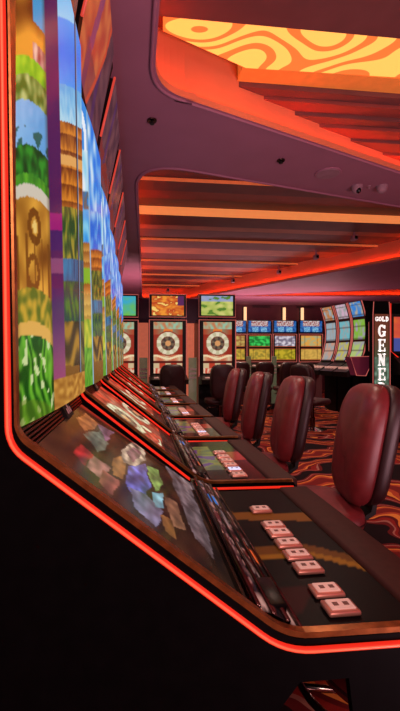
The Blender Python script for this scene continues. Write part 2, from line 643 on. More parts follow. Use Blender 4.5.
def col_symbols(z, y, y0=0.07, w=0.21):
    """the near reel column: statue, bush, lantern, leaves, carved stone, rock and grass"""
    t = (y - y0) / w                      # 0 near .. 1 far
    bow = 0.035 * (t - 0.35) ** 2 * 4
    zz = z + bow * 0.35 + 0.012 * t
    n = nz(y * 40, z * 40)
    if zz > 1.80:
        c = mix((226, 150, 46), (112, 52, 10), 0.38 + 1.5 * nz(y * 9 + 3, z * 13))
        if zz > 1.875 and t > 0.62:
            c = (60, 150, 205)
        if 1.80 < zz < 1.835 and t > 0.6:
            c = mix((230, 190, 170), (150, 60, 60), 0.5 + n)
    elif zz > 1.765:
        c = mix((96, 170, 24), (160, 205, 40), 0.5 + n)
    elif zz > 1.715:
        c = mix((70, 108, 30), (188, 196, 120), 0.45 + 1.1 * n)
    elif zz > 1.63:
        c = mix((96, 158, 215), (150, 195, 235), 0.5 - (t - 0.4) + n * 0.3)
        if zz < 1.665 and n > 0.05:
            c = (40, 96, 90)
    elif zz > 1.575:
        c = mix((8, 62, 18), (46, 140, 36), 0.45 + 1.3 * n)
    elif zz > 1.555:
        c = mix((90, 170, 40), (40, 110, 30), 0.5 + n)
    elif zz > 1.53:
        c = (206, 196, 178)
    elif zz > 1.355:
        c = mix((222, 160, 58), (112, 62, 12), 0.38 + 0.9 * nz(y * 14, z * 16))
        r = math.hypot((t - 0.52) * 0.21, (zz - 1.475))
        if abs(r - 0.028) < 0.009:
            c = (112, 64, 14)
        if r < 0.012:
            c = (232, 196, 110)
        r2 = math.hypot((t - 0.45) * 0.21, (zz - 1.385))
        if abs(r2 - 0.03) < 0.007 or (abs((t * 5) % 1 - 0.5) < 0.1 and zz < 1.46):
            c = (122, 72, 18)
    elif zz > 1.29:
        c = mix((198, 160, 48), (92, 108, 26), 0.5 + 1.6 * n)
    elif zz > 1.265:
        c = (222, 170, 80)
    else:
        bl = math.sin(y * 140 + nz(y * 20, z * 14) * 7 + z * 40)
        c = mix((14, 74, 10), (104, 176, 44), 0.5 + 0.55 * bl + 0.5 * n)
        if n > 0.28:
            c = (200, 214, 150)
        if zz < 1.14:
            c = mix(c, (96, 118, 24), 0.5)
    e = min(t, 1 - t)
    if e < 0.12:
        c = mix(c, (40, 24, 10), (0.12 - e) / 0.12 * 0.5)
    return c


def screen_art(first):
    def f(u, v):
        y = 0.05 + u * 0.72
        z0 = 1.098 + v * 1.152
        # the scenery in each column climbs away from its near edge
        near = YN + y if first else YN + PITCH + y
        ref = (0.80 if y < 0.285 else 1.14) if first else (1.60 if y < 0.30 else 1.98)
        z = 1.20 + (z0 - 1.20) * (ref / near) ** 0.85
        if first:
            if y < 0.065:
                return lin((24, 10, 8))
            if y < 0.285:
                return lin(col_symbols(z, y, 0.065, 0.22))
            if y < 0.40:  # purple mirror strip, its reflections painted into the screen colours
                if z0 < 1.165:
                    return lin(mix((150, 96, 34), (206, 150, 66), 0.5 + nz(y * 20, z * 60)))
                if z < 1.40:
                    return lin(mix((150, 70, 110), (60, 30, 90), (z - 1.165) / 0.2))
                c = (74, 26, 82)
                if 1.555 < z < 1.60:
                    c = (150, 22, 110)
                elif 1.50 < z < 1.555:
                    c = (60, 26, 92)
                elif 1.44 < z < 1.48:
                    c = (130, 70, 110)
                return lin(c)
            if z0 < 1.165:
                return lin(mix((150, 96, 34), (206, 150, 66), 0.5 + nz(y * 20, z * 60)))
            if 0.642 < y < 0.672:
                return lin((14, 18, 34)) if y < 0.66 else lin((120, 150, 180))
            if y > 0.672 and z < 1.6:
                return lin(mix(col_tower(z, y), (26, 84, 60), 0.35))
            return lin(col_tower(z, y))
        # the machines further along the row
        if y < 0.10 and z < 1.98:
            return lin((150, 195, 215)) if y > 0.07 else lin((16, 40, 80))
        if y < 0.30:
            if z > 2.02:
                d = abs(math.hypot((y - 0.05) * 0.7, z - 2.05) - 0.15)
                return lin((235, 242, 248)) if d < 0.018 else lin((40, 140, 225))
            if z > 1.86:
                return lin(mix((225, 238, 245), (130, 205, 235), 0.4 + nz(y * 12, z * 9)))
            if z > 1.79:
                return lin(mix((20, 130, 215), (150, 84, 40), 0.5 + 1.4 * nz(y * 25, z * 25)))
            if z > 1.66:
                return lin(mix((30, 140, 225), (130, 205, 235), 0.4 + nz(y * 16, z * 16)))
            if z > 1.36:
                tier = (z * 24) % 1.0
                c = mix((206, 150, 70), (140, 82, 26), tier)
                if 1.5 < z < 1.56:
                    c = (120, 176, 40)
                if z < 1.46:
                    c = mix(c, (230, 210, 110), 0.4)
                return lin(c)
            if z > 1.25:
                return lin(mix((210, 200, 60), (110, 150, 40), 0.5 + nz(y * 20, z * 20)))
            return lin(mix((60, 130, 30), (120, 180, 60), 0.5 + nz(y * 40, z * 30)))
        if abs(y - 0.31) < 0.012:
            return lin((140, 180, 205))
        c = col_tower(z, y)
        if z > 1.9:
            c = mix((30, 120, 225), (210, 232, 245), 0.3 + 1.2 * nz(y * 9 + 2, z * 9))
        elif z > 1.72:
            c = mix((24, 104, 215), (150, 200, 235), 0.25 + 1.1 * nz(y * 13, z * 13))
        return lin(c)
    return f


def screen_pos(u, v):
    y = 0.05 + u * 0.72
    top = 2.25 - 0.10 * max(0.0, 1 - y / 0.17) ** 2 + 0.03 * min(1.0, u * 1.5)
    z = 1.098 + v * (top - 1.098)
    x = -0.196 + 0.026 * math.sin(min(1.0, u * 1.6) * PI / 2) - 0.036 * v * (1 - 0.6 * u)
    return (x, y, z)


GLASS0, GLASS1 = (-0.178, 1.056), (0.190, 0.778)


def glass_pos(u, v):
    return (GLASS0[0] + v * (GLASS1[0] - GLASS0[0]), 0.017 + u * 0.723, GLASS0[1] + v * (GLASS1[1] - GLASS0[1]))


def in_poly(p, poly):
    c = False
    n = len(poly)
    for i in range(n):
        x1, y1 = poly[i]
        x2, y2 = poly[(i + 1) % n]
        if (y1 > p[1]) != (y2 > p[1]) and p[0] < (x2 - x1) * (p[1] - y1) / (y2 - y1) + x1:
            c = not c
    return c


PATCHES = [  # shapes reflected in the front sloping glass, painted as colour
    ([(0.284, 0.135), (0.403, 0.143), (0.386, 0.226), (0.241, 0.212)], (150, 38, 38), 0.35),  # red card
    ([(0.386, 0.226), (0.378, 0.331), (0.222, 0.318), (0.246, 0.216)], (156, 104, 96), 0.3),  # pinkish
    ([(0.319, 0.303), (0.319, 0.385), (0.176, 0.365), (0.206, 0.304)], (128, 70, 62), 0.4),  # pale pink2
    ([(0.546, 0.132), (0.768, 0.205), (0.649, 0.299), (0.454, 0.245)], (92, 96, 84), 0.35),  # teal
    ([(0.685, 0.039), (0.89, 0.066), (0.842, 0.184), (0.59, 0.136)], (158, 96, 56), 0.5),  # orange1
    ([(0.847, 0.175), (0.915, 0.301), (0.65, 0.269)], (110, 78, 96), 0.3),  # mauve
    ([(0.499, 0.33), (0.671, 0.417), (0.359, 0.418), (0.335, 0.348)], (140, 90, 46), 0.35),  # ochre
    ([(0.692, 0.377), (0.978, 0.458), (1.038, 0.57), (0.825, 0.577), (0.598, 0.478), (0.556, 0.407)], (176, 150, 128), 0.7),  # coin
    ([(0.717, 0.415), (0.906, 0.476), (0.908, 0.538), (0.768, 0.525), (0.633, 0.463)], (120, 80, 84), 0.5),  # coin2
    ([(0.542, 0.436), (0.757, 0.574), (0.54, 0.59), (0.284, 0.548), (0.263, 0.479), (0.317, 0.432)], (88, 84, 150), 0.5),  # blue
    ([(0.329, 0.443), (0.37, 0.565), (0.327, 0.658), (0.157, 0.593), (0.198, 0.49)], (120, 110, 136), 0.5),  # violetwhite
    ([(0.736, 0.58), (0.802, 0.676), (0.62, 0.7), (0.478, 0.612)], (110, 132, 70), 0.5),  # green
    ([(0.44, 0.596), (0.523, 0.672), (0.364, 0.664), (0.311, 0.609)], (110, 150, 165), 0.5),  # cyan
    ([(0.993, 0.772), (1.176, 0.964), (0.55, 0.979), (0.223, 0.924), (0.281, 0.839), (0.586, 0.813)], (96, 80, 84), 0.5),  # greyvert
    ([(0.492, 0.682), (0.523, 0.771), (0.306, 0.787), (0.256, 0.694)], (126, 84, 62), 0.4),  # brown2
    ([(1.166, 0.901), (1.148, 0.999), (0.917, 1.013), (0.817, 0.898)], (130, 110, 112), 0.5),  # grey2
    ([(0.276, 0.628), (0.306, 0.703), (0.182, 0.712), (0.187, 0.644)], (130, 82, 44), 0.4),  # amberlow
]


def glass_reflection_first(u, v):
    n = nz(u * 9, v * 9)
    c = mix((66, 38, 24), (30, 19, 16), 0.45 + n * 0.9 + (v - 0.5) * 0.3)
    for poly, col, k in PATCHES:
        w = (u + 0.02 * nz(u * 9, v * 9, 3), v + 0.02 * nz(u * 9, v * 9, 7))
        if in_poly(w, poly):
            f = 1.15 + 0.4 * nz(u * 24, v * 18, col[1]) + 0.3 * nz(u * 8, v * 30, col[2])
            c = mix(tuple(max(0, min(255, q * f)) for q in col), (40, 26, 26), 0.2 + 1.2 * k * nz(u * 13, v * 17, 2 + col[0]))
    return lin(c)


def wheel(cx, cy, r, x, y):
    """colour of a spinning prize wheel graphic or None"""
    dx, dy = (x - cx) / r, (y - cy) / r
    d = math.hypot(dx, dy)
    if d > 1:
        return None
    a = math.atan2(dy, dx)
    if d > 0.9:
        return (150, 60, 40)
    if d > 0.56:
        return (226, 214, 184) if int((a + PI) / (2 * PI) * 18) % 2 else (196, 186, 150)
    if d > 0.5:
        return (120, 40, 28)
    if d > 0.22:
        return (112, 92, 72) if int((a + PI) / (2 * PI) * 12) % 2 else (72, 58, 52)
    return (214, 150, 96)


def glass_reflection_wheel(u, v):  # wheel machines reflected in the glass, painted as colour
    n = nz(u * 8 + 5, v * 8)
    c = mix((196, 70, 46), (60, 26, 20), 0.4 + n * 1.1)
    if u < 0.16:
        c = mix((190, 66, 40), (90, 34, 26), 0.5 + n)
    if 0.62 < u < 0.8:
        c = mix((172, 84, 60), (120, 50, 40), 0.5 + n)
    w = wheel(0.40, 0.38, 0.24, u, v)
    if w:
        c = mix(w, (90, 110, 80), 0.25)
    w = wheel(0.92, 0.50, 0.22, u, v)
    if w:
        c = mix(w, (90, 100, 80), 0.2)
    if abs(math.sin(u * 26 + v * 9)) < 0.16:
        c = (40, 18, 16)
    if v > 0.82:
        c = mix(c, (26, 16, 16), 0.7)
    if 0.55 < v < 0.8 and 0.1 < u < 0.6 and n > 0.12:
        c = (206, 196, 160)
    return lin(tuple(min(255, q * 1.12) for q in c))


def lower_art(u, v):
    """glossy lower panel: dark, with broken reflections painted along it as glow"""
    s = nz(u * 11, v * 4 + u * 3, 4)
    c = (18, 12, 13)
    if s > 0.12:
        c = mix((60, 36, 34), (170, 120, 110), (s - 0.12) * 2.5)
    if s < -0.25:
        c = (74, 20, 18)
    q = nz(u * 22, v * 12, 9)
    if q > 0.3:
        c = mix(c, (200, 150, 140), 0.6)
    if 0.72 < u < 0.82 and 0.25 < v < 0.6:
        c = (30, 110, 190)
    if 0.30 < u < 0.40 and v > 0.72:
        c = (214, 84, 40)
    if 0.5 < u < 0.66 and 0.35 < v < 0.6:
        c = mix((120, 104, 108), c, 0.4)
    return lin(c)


DX0, DX1 = 0.282, 0.505


def deck_art(variant):
    def f(u, v):
        y = 0.018 + u * 0.719
        x = DX0 + v * (DX1 - DX0)
        if variant:
            c = (20, 13, 12)
            n = nz(x * 16, y * 16, 3)
            if x < 0.37 and 0.2 < y < 0.62:
                c = mix((150, 136, 50), (84, 84, 70), 0.5 + n * 1.4)
                if n < -0.2:
                    c = (96, 50, 110)
            elif 0.34 < y < 0.5 and x > 0.4:
                c = (150, 46, 34)
            return lin(mix(c, (0, 0, 0), 0.1))
        c = (13, 11, 13)
        y1 = 0.515 + 0.02 * math.sin(x * 9)
        if abs(y - y1) < 0.028:
            c = (134, 92, 36)
        y2 = 0.30 - 0.75 * max(0.0, x - 0.42)
        if abs(y - y2) < 0.034:
            c = (160, 120, 34) if y < y2 - 0.005 else (112, 76, 28)
        if x < 0.36 and 0.05 < y < 0.16 and (x - 0.28) < (y - 0.05) * 0.9:  # red reflection painted on the black deck
            c = (52, 14, 16)
        return lin(c)
    return f


TOP_A, TOP_B, TOP_C = (-0.215, 2.31), (-0.19, 2.47), (-0.112, 2.78)


def topper_art(orange):
    def f(u, v):
        n = nz(u * 7 + 2, v * 6)
        edge = 0.40 + 0.42 * v - 0.25 * max(0.0, v - 0.75)
        if orange and u < edge:
            c = mix((228, 120, 66), (196, 78, 54), 0.45 + n * 1.4)
            if abs(u - 0.22 - 0.1 * v) < 0.05:
                c = mix(c, (130, 60, 130), 0.7)
            if v < 0.45 and u > 0.18:
                c = mix(c, (128, 62, 70), 0.6)
            if u > edge - 0.05:
                c = (226, 86, 48)
        else:
            c = mix((72, 48, 58), (118, 76, 80), 0.5 + n * 1.2)
            if abs(u - (0.62 if orange else 0.35)) < 0.05:
                c = mix(c, (70, 44, 110), 0.6)
            if not orange and v < 0.4 and n < 0.1:
                c = (132, 52, 44)
        return lin(mix(c, (50, 14, 22), 0.2))
    return f


def topper_pos(u, v):
    y = 0.06 + u * 0.70
    if v < 0.4:
        t = v / 0.4
        return (TOP_A[0] + t * (TOP_B[0] - TOP_A[0]), y, TOP_A[1] + t * (TOP_B[1] - TOP_A[1]))
    t = (v - 0.4) / 0.6
    y = 0.06 + u * (0.70 - 0.10 * t)
    return (TOP_B[0] + t * (TOP_C[0] - TOP_B[0]), y, TOP_B[1] + t * (TOP_C[1] - TOP_B[1]))


def build_button(parent, x, y, z, w, d, lit=False):
    f = MB().box(x - w / 2, x + w / 2, y - d / 2, y + d / 2, z, z + 0.010, 0.004, 2).build('button', M['button'], parent, True, SH)
    cp = MB()
    cp.box(x - w / 2 + 0.007, x + w / 2 - 0.007, y - d / 2 + 0.006, y + d / 2 - 0.006, z + 0.0101, z + 0.0135, 0.0015, 1)
    cp.build('button_cap', M['caplit' if lit else 'cap'], f, False, SH)
    mk = MB()
    for k in (-1, 1):
        mk.box(x + k * 0.010 - 0.005, x + k * 0.010 + 0.005, y - d * 0.14, y + d * 0.10, z + 0.0136, z + 0.0142)
    mk.build('button_mark', M['capmark'], f, False, SH)
    return f


def make_slot(k, label):
    first = k == 0
    root = empty('slot_machine', (-0.35, YN + k * PITCH + 0.4, 0), 0, label, 'slot machine', 'slot machines in the row')
    # body
    body = [(-0.85, 0.0), (-0.85, 2.27), (-0.24, 2.27), (-0.215, 2.25), (-0.212, 1.08), (-0.195, 1.035), (0.15, 0.775), (0.27, 0.715), (0.585, 0.715), (0.585, 0.695), (0.26, 0.682), (0.225, 0.64), (0.225, 0.14), (0.16, 0.10), (0.16, 0.0)]
    MB().prism(body, 0.0145, 0.785).build('cabinet', M['black'], root, False, SH)
    # side panels, one each side, standing proud of the front
    outer = edge_path(0.006, 0.016)
    side = [(-0.85, 2.29)] + outer + [(0.612, 0.715), (0.60, 0.695), (0.585, 0.60), (0.365, 0.60), (0.355, 0.682), (0.27, 0.682), (0.235, 0.64), (0.235, 0.13), (0.17, 0.09), (0.17, 0.0), (-0.85, 0.0)]
    MB().prism(side, 0.0, 0.014).build('side_panel', M['blackside'], root, False, SH)
    # bronze edge trim
    a, c = edge_path(0.0065, 0.0165), edge_path(0.010, 0.026)
    MB().prism(a + c[::-1], 0.001, 0.016).build('edge_trim', M['gold'], root, False, SH)
    # light strip on the side panel
    r = 0.0052 if first else 0.0045
    led = MB().tube([(p[0], -0.003, p[1]) for p in LEDPATH], r, 8).build('light_strip', M['led'] if k < 3 else M['ledfar'], root, True, SH)
    if first:
        MB().tube([(p[0], -0.0066, p[1]) for p in LEDPATH], 0.0024, 6).build('light_core', M['ledcore'], led, True, SH)
    # tall screen
    MB().box(-0.214, -0.194, 0.031, 0.049, 1.098, 2.22).build('screen_bezel', M['gold'], root, False, SH)
    MB().box(-0.214, -0.190, 0.7705, 0.7755, 1.098, 2.22).build('screen_bezel', M['smoked'], root, False, SH)
    scr = surf('game_screen', screen_pos, 110 if first else 60, 300 if first else 140, screen_art(first), SCR, root, SH)
    # speaker grille with louvres and a small display
    gr = MB().prism([(-0.199, 1.096), (-0.180, 1.058), (-0.19, 1.05), (-0.21, 1.09)], 0.037, 0.745).build('speaker_grille', M['dark'], root, False, SH)
    lv = MB()
    for q in range(5):
        t = 0.1 + q * 0.19
        x, z = -0.199 + t * 0.019 + 0.003, 1.096 - t * 0.038
        lv.box(x - 0.003, x + 0.003, 0.04, 0.40, z - 0.0022, z + 0.0022)
        lv.box(x - 0.003, x + 0.003, 0.54, 0.742, z - 0.0022, z + 0.0022)
    lv.build('grille_louvre', M['smoked'], gr, False, SH)
    ds = MB().prism([(-0.192, 1.098), (-0.170, 1.056), (-0.19, 1.055)], 0.43, 0.52).build('card_display', M['blackmat'], root, False, SH)
    ic = MB()
    for yy, zz, hh in ((0.455, 1.066, 0.014), (0.475, 1.066, 0.022), (0.495, 1.066, 0.014)):
        def on(z):
            return -0.192 + (1.098 - z) / 0.042 * 0.022 + 0.002
        ic.poly([(on(zz), yy - 0.008, zz), (on(zz), yy + 0.008, zz), (on(zz + hh), yy + 0.008, zz + hh), (on(zz + hh), yy - 0.008, zz + hh)])
    ic.build('display_icon', M['white'], ds, False, SH)
    # sloping glass, reflections of the room painted on as glowing colours
    surf('sloping_glass', glass_pos, 150 if first else 90, 120 if first else 70, glass_reflection_first if first else glass_reflection_wheel, SCRDIM, root, SH)
    gb = MB()
    gb.prism([(0.188, 0.772), (0.190, 0.795), (0.204, 0.792), (0.206, 0.765)], 0.017, 0.742)
    gb.build('glass_bezel', M['smoked'], root, False, SH)
    # lower panel with painted reflections
    P0, P1 = (0.206, 0.793), (0.278, 0.752)
    surf('lower_panel', lambda u, v: (P0[0] + v * (P1[0] - P0[0]), 0.02 + u * 0.715, P0[1] + v * (P1[1] - P0[1]) + 0.006 * math.sin(v * PI)), 70, 20, lower_art, SCRDIM, root, SH)
    rails = MB()
    for q, t in enumerate((0.0, 0.36, 0.72, 1.05)):
        x, z = P0[0] + t * (P1[0] - P0[0]), P0[1] + t * (P1[1] - P0[1]) + 0.007
        rails.tube([(x, 0.02, z), (x, 0.74, z)], 0.0035 if q % 2 else 0.005, 8)
    rails.build('panel_rail', M['smoked'], root, True, SH)
    MB().box(0.20, 0.29, 0.017, 0.74, 0.716, 0.742).build('panel_base', M['blackmat'], root, False, SH)
    MB().box(0.218, 0.268, 0.05, 0.14, 0.75, 0.781, 0.004, 2).build('bill_slot', M['black'], root, True, SH, 40)
    # button deck
    deck = surf('button_deck', lambda u, v: (DX0 + v * (DX1 - DX0), 0.018 + u * 0.719, 0.7465), 70, 28, deck_art(not first), PRINT if first else SCRDIM, root, SH)
    MB().box(DX0, DX1, 0.018, 0.737, 0.716, 0.7455).build('deck_tray', M['blackmat'], deck, False, SH)
    MB().box(0.506, 0.612, 0.018, 0.742, 0.715, 0.755, 0.010, 3).build('wrist_rest', M['wrist'], root, True, SH, 50)
    if first:
        for yy in (0.073, 0.128, 0.213, 0.270, 0.328, 0.385, 0.434, 0.547):
            build_button(root, 0.379, yy, 0.7468, 0.062, 0.042)
    else:
        for q, yy in enumerate((0.10, 0.17, 0.24, 0.31, 0.38, 0.46)):
            build_button(root, 0.405, yy, 0.7468, 0.062, 0.046, q == 1)
    # topper sign leaning out over the screen
    tp = MB().prism([(-0.24, 2.295), (-0.22, 2.31), (-0.196, 2.47), (-0.118, 2.78), (-0.15, 2.79), (-0.26, 2.48), (-0.30, 2.295)], 0.05, 0.765).build('topper', M['blackmat'], root, False, SH)
    surf('topper_sign', lambda u, v: tuple(a + b for a, b in zip(topper_pos(u, v), (0.004, 0, 0))), 60, 50, topper_art(k == 1), SCR, tp, SH)
    MB().tube([(-0.190, 0.045, 2.45), (-0.112, 0.045, 2.785)], 0.0065, 8).build('topper_light', M['ledfar'], tp, True, SH)
    return root


slot_labels = [
    'tall black slot machine at the front of the row, jungle temple screen and eight buttons',
    'second slot machine from the camera, blue sky screen, wheel reflections painted on its sloping glass',
    'third slot machine along the row, between the second and fourth machines from the camera',
    'fourth slot machine from the camera in the long row with red light strips',
    'fifth slot machine from the camera in the long row with red light strips',
    'sixth slot machine from the camera, second from the far end of the row',
    'last slot machine at the far end of the row beside the wheel machines',
]
first_slot = make_slot(0, slot_labels[0])
second_slot = make_slot(1, slot_labels[1])
third_slot = make_slot(2, slot_labels[2])
tbl = child_table(third_slot)
for k in range(3, 7):
    dup(third_slot, (-0.35, YN + k * PITCH + 0.4, 0), 0, slot_labels[k], None, tbl)

# ================================================================== chairs
def superloop(w, h, n=40, e=2.6, taper=0.0):
    out = []
    for k in range(n):
        a = 2 * PI * k / n
        c, s = math.cos(a), math.sin(a)
        y = w * math.copysign(abs(c) ** (2 / e), c)
        z = h * math.copysign(abs(s) ** (2 / e), s)
        y *= 1 - taper * (0.5 - 0.5 * z / h) ** 1.4
        out.append((y, z))
    return out


def make_chair(label, leather='leather', group=None):
    root = empty('casino_chair', (0, 0, 0), 0, label, 'chair', group)
    # backrest, faces -x, slightly reclined
    zc, hb, wb = 0.795, 0.285, 0.205

    def loop(s, x, se=1.0, e=3.8):
        return [(x + 0.22 + 0.10 * (z * s / hb) * 0.5 + 0.02 * (y / wb) ** 2 * -1, y * s, zc + z * s) for y, z in superloop(wb, hb, 44, e, 0.10)]
    bk = MB().rings([loop(0.25, -0.060), loop(0.62, -0.058), loop(0.84, -0.050), loop(0.95, -0.034), loop(1.0, -0.008), loop(1.0, 0.028), loop(0.96, 0.045)])
    back = bk.build('backrest', M[leather], root, True)
    sh = MB().rings([loop(0.955, 0.046), loop(0.995, 0.052), loop(0.985, 0.090), loop(0.93, 0.112), loop(0.8, 0.122), loop(0.3, 0.126)])
    sh.build('back_shell', M['shell'], root, True)
    seam = MB()
    for yy in (-0.085, 0.085):
        pts = []
        for k in range(13):
            z = -0.225 + k * 0.45 / 12
            s = max(abs(z) / hb / 0.86, abs(yy) / wb)
            xf = -0.0585 if s < 0.62 else (-0.058 + (s - 0.62) / 0.22 * 0.008 if s < 0.84 else -0.050 + (s - 0.84) / 0.11 * 0.016)
            pts.append((xf + 0.22 + 0.05 * z / hb - 0.02 * (yy / wb) ** 2, yy, zc + z))
        seam.tube(pts, 0.0032, 6)
    seam.build('seam', M['piping'], back, True)
    # seat
    def sl(s, z):
        return [(-0.03 + p * s, q * s, z) for p, q in superloop(0.235, 0.235, 40, 3.6)]
    st = MB().rings([sl(0.9, 0.425), sl(0.98, 0.44), sl(1.0, 0.465), sl(0.985, 0.492), sl(0.93, 0.507), sl(0.7, 0.514), sl(0.3, 0.516)])
    seat = st.build('seat', M[leather], root, True)
    MB().tube([(*p[:2], 0.462) for p in sl(1.003, 0.462)], 0.004, 6, True).build('piping', M['piping'], seat, True)
    br = MB()
    br.prism([(0.06, 0.405), (0.20, 0.405), (0.275, 0.46), (0.30, 0.62), (0.285, 0.625), (0.255, 0.47), (0.19, 0.425), (0.06, 0.425)], -0.05, 0.05)
    br.build('back_bracket', M['blackmat'], root)
    MB().box(-0.16, 0.12, -0.14, 0.14, 0.405, 0.424, 0.004, 1).build('seat_plate', M['blackmat'], root)
    MB().lathe([(0.045, 0.02), (0.045, 0.20), (0.032, 0.21), (0.032, 0.404)], n=20).build('pedestal', M['smoked'], root, True, None, 40)
    MB().lathe([(0.225, 0.0), (0.23, 0.008), (0.22, 0.02), (0.08, 0.038), (0.046, 0.05)], n=32).build('base', M['chrome'], root, True, None, 40)
    ft = MB()
    ft.tube([(-0.02 - 0.25 * math.cos(a), 0.20 * math.sin(a), 0.34) for a in [(-0.5 + k / 12) * PI * 0.8 for k in range(13)]], 0.010, 8)
    ft.tube([(-0.02, 0, 0.30), (-0.27, 0, 0.34)], 0.009, 8)
    ft.build('footrest', M['chrome'], root, True)
    return root


ch_lab = [
    'burgundy leather chair tucked under the front slot machine with chrome footrest',
    'largest burgundy leather chair in view, at the second slot machine',
    'burgundy leather chair at the third slot machine, second largest in view',
    'burgundy leather chair at the fourth slot machine, third in line',
    'burgundy leather chair at the fifth slot machine, last of the line',
]
c0 = make_chair(ch_lab[1], group='burgundy chairs along the slot row')
ct = child_table(c0)
c0.location = (0.885, 1.90, 0)
c0.rotation_euler = (0, 0, math.radians(-11))
dup(c0, (0.71, 1.02, 0), 0.0, ch_lab[0], None, ct)
for (px, d, lab) in ((294, 2.78, 2), (258, 3.50, 3), (236, 4.45, 4)):
    x, y = at_d(px, d)
    dup(c0, (x - 0.275, y, 0), math.radians((-9, -12, -10)[lab - 2]), ch_lab[lab], None, ct)

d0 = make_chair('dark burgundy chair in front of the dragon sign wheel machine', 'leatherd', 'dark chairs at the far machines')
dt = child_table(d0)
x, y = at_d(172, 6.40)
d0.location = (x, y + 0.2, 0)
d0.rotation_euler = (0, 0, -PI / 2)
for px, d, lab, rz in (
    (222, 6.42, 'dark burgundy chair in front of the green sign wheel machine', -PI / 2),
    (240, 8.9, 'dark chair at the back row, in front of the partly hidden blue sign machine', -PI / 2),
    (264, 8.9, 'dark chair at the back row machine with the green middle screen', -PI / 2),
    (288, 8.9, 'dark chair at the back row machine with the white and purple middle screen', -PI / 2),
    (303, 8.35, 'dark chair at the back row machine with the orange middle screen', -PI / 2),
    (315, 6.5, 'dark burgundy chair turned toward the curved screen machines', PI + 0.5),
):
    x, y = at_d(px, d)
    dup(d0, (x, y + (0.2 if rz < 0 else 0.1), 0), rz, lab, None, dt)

# ================================================================== wheel machines
def wheel_screen(u, v):
    # u 0..1 across, v 0 bottom .. 1 top ; aspect .52 x .92
    x, y = (u - 0.5) * 0.56, v
    c = (150, 44, 30)
    if v > 0.86:
        c = mix((150, 190, 160), (196, 120, 80), 0.5 + nz(u * 9, v * 12) * 1.3)
    elif v > 0.76:
        c = mix((120, 160, 130), (170, 70, 44), abs(u - 0.5) * 2.2)
        if abs(u - 0.5) < 0.16:
            c = (226, 120, 50)
    elif v < 0.10:
        c = mix((200, 70, 50), (226, 200, 170), 0.5 + nz(u * 14, v * 14) * 1.5)
    elif v < 0.24:
        c = (186, 60, 40) if int(u * 5) % 2 else (206, 180, 140)
        if v > 0.20:
            c = (90, 30, 24)
    elif v < 0.36:
        c = mix((214, 190, 150), (196, 72, 44), abs(math.sin(u * 7)) * 0.7)
        if abs(v - 0.315 + 0.03 * math.cos((u - 0.5) * 7)) < 0.02:
            c = (238, 214, 170)
    w = wheel(0.0, 0.585, 0.245, x, y)
    if w:
        c = w
    return lin(c)


def fire_art(u, v):
    n = nz(u * 4, v * 4) + 0.5 * nz(u * 9, v * 9)
    c = mix((240, 150, 50), (170, 40, 24), 0.45 + n * 1.1)
    if n > 0.35:
        c = (250, 210, 110)
    if u > 0.8 and v > 0.5:
        c = (90, 40, 90)
    return lin(c)


def green_art(u, v):
    n = nz(u * 5 + 8, v * 5)
    c = mix((150, 172, 70), (210, 206, 120), 0.5 + n)
    if v > 0.72:
        c = mix((130, 150, 200), (170, 170, 190), 0.5 + n)
    if n < -0.25:
        c = (90, 130, 50)
    return lin(c)


def teal_art(u, v):
    n = nz(u * 5 + 18, v * 5)
    return lin(mix((60, 170, 200), (110, 190, 80), 0.9 - v + n * 0.6))


def make_wheel(loc, label, art):
    root = empty('wheel_slot_machine', loc, 0, label, 'slot machine', 'wheel machines facing the camera')
    w = 0.335
    MB().box(-w, w, 0.02, 0.60, 0.0, 1.87, 0.01, 1).build('cabinet', M['black'], root)
    MB().box(-w + 0.02, w - 0.02, -0.01, 0.02, 0.86, 1.85, 0.006, 1).build('screen_bezel', M['blackmat'], root)
    surf('wheel_screen', lambda u, v: ((u - 0.5) * 0.52, -0.013, 0.90 + v * 0.92), 48, 84, wheel_screen, SCR, root)
    MB().tube([(-w, 0.0, 0.84), (-w, 0.0, 1.86), (w, 0.0, 1.86), (w, 0.0, 0.84)], 0.010, 6).build('edge_light', M['rim'], root)
    MB().prism([(-0.30, 0.80), (0.02, 0.88), (0.02, 0.70), (-0.27, 0.72)], -w, w, 'x').build('button_deck', M['dark'], root)
    for q in range(5):
        x = -0.22 + q * 0.11
        MB().box(x - 0.04, x + 0.04, -0.24, -0.17, 0.822, 0.842, 0.004, 1).build('button', M['cap'], root)
    nk = MB().box(-0.12, 0.12, 0.12, 0.3, 1.87, 1.92).build('sign_neck', M['blackmat'], root)
    sg = MB().box(-w, w, 0.03, 0.18, 1.91, 2.33, 0.012, 2).build('sign', M['blackmat'], root)
    surf('sign_screen', lambda u, v: ((u - 0.5) * 0.58, 0.027, 1.945 + v * 0.35), 44, 30, art, SCR, sg)
    MB().tube([(-w, 0.025, 1.915), (-w, 0.025, 2.325), (w, 0.025, 2.325), (w, 0.025, 1.915)], 0.007, 6, True).build('sign_edge_light', M['rim'], sg)
    return root


for px, lab, art in ((119.5, 'wheel machine partly hidden behind the slot row, teal and green sign', teal_art), (168, 'wheel machine with a fiery orange sign above its prize wheel', fire_art), (217.5, 'wheel machine with a yellow green sign above its prize wheel', green_art)):
    x, y = at_d(px, 7.2)
    make_wheel((x, y, 0), lab, art)

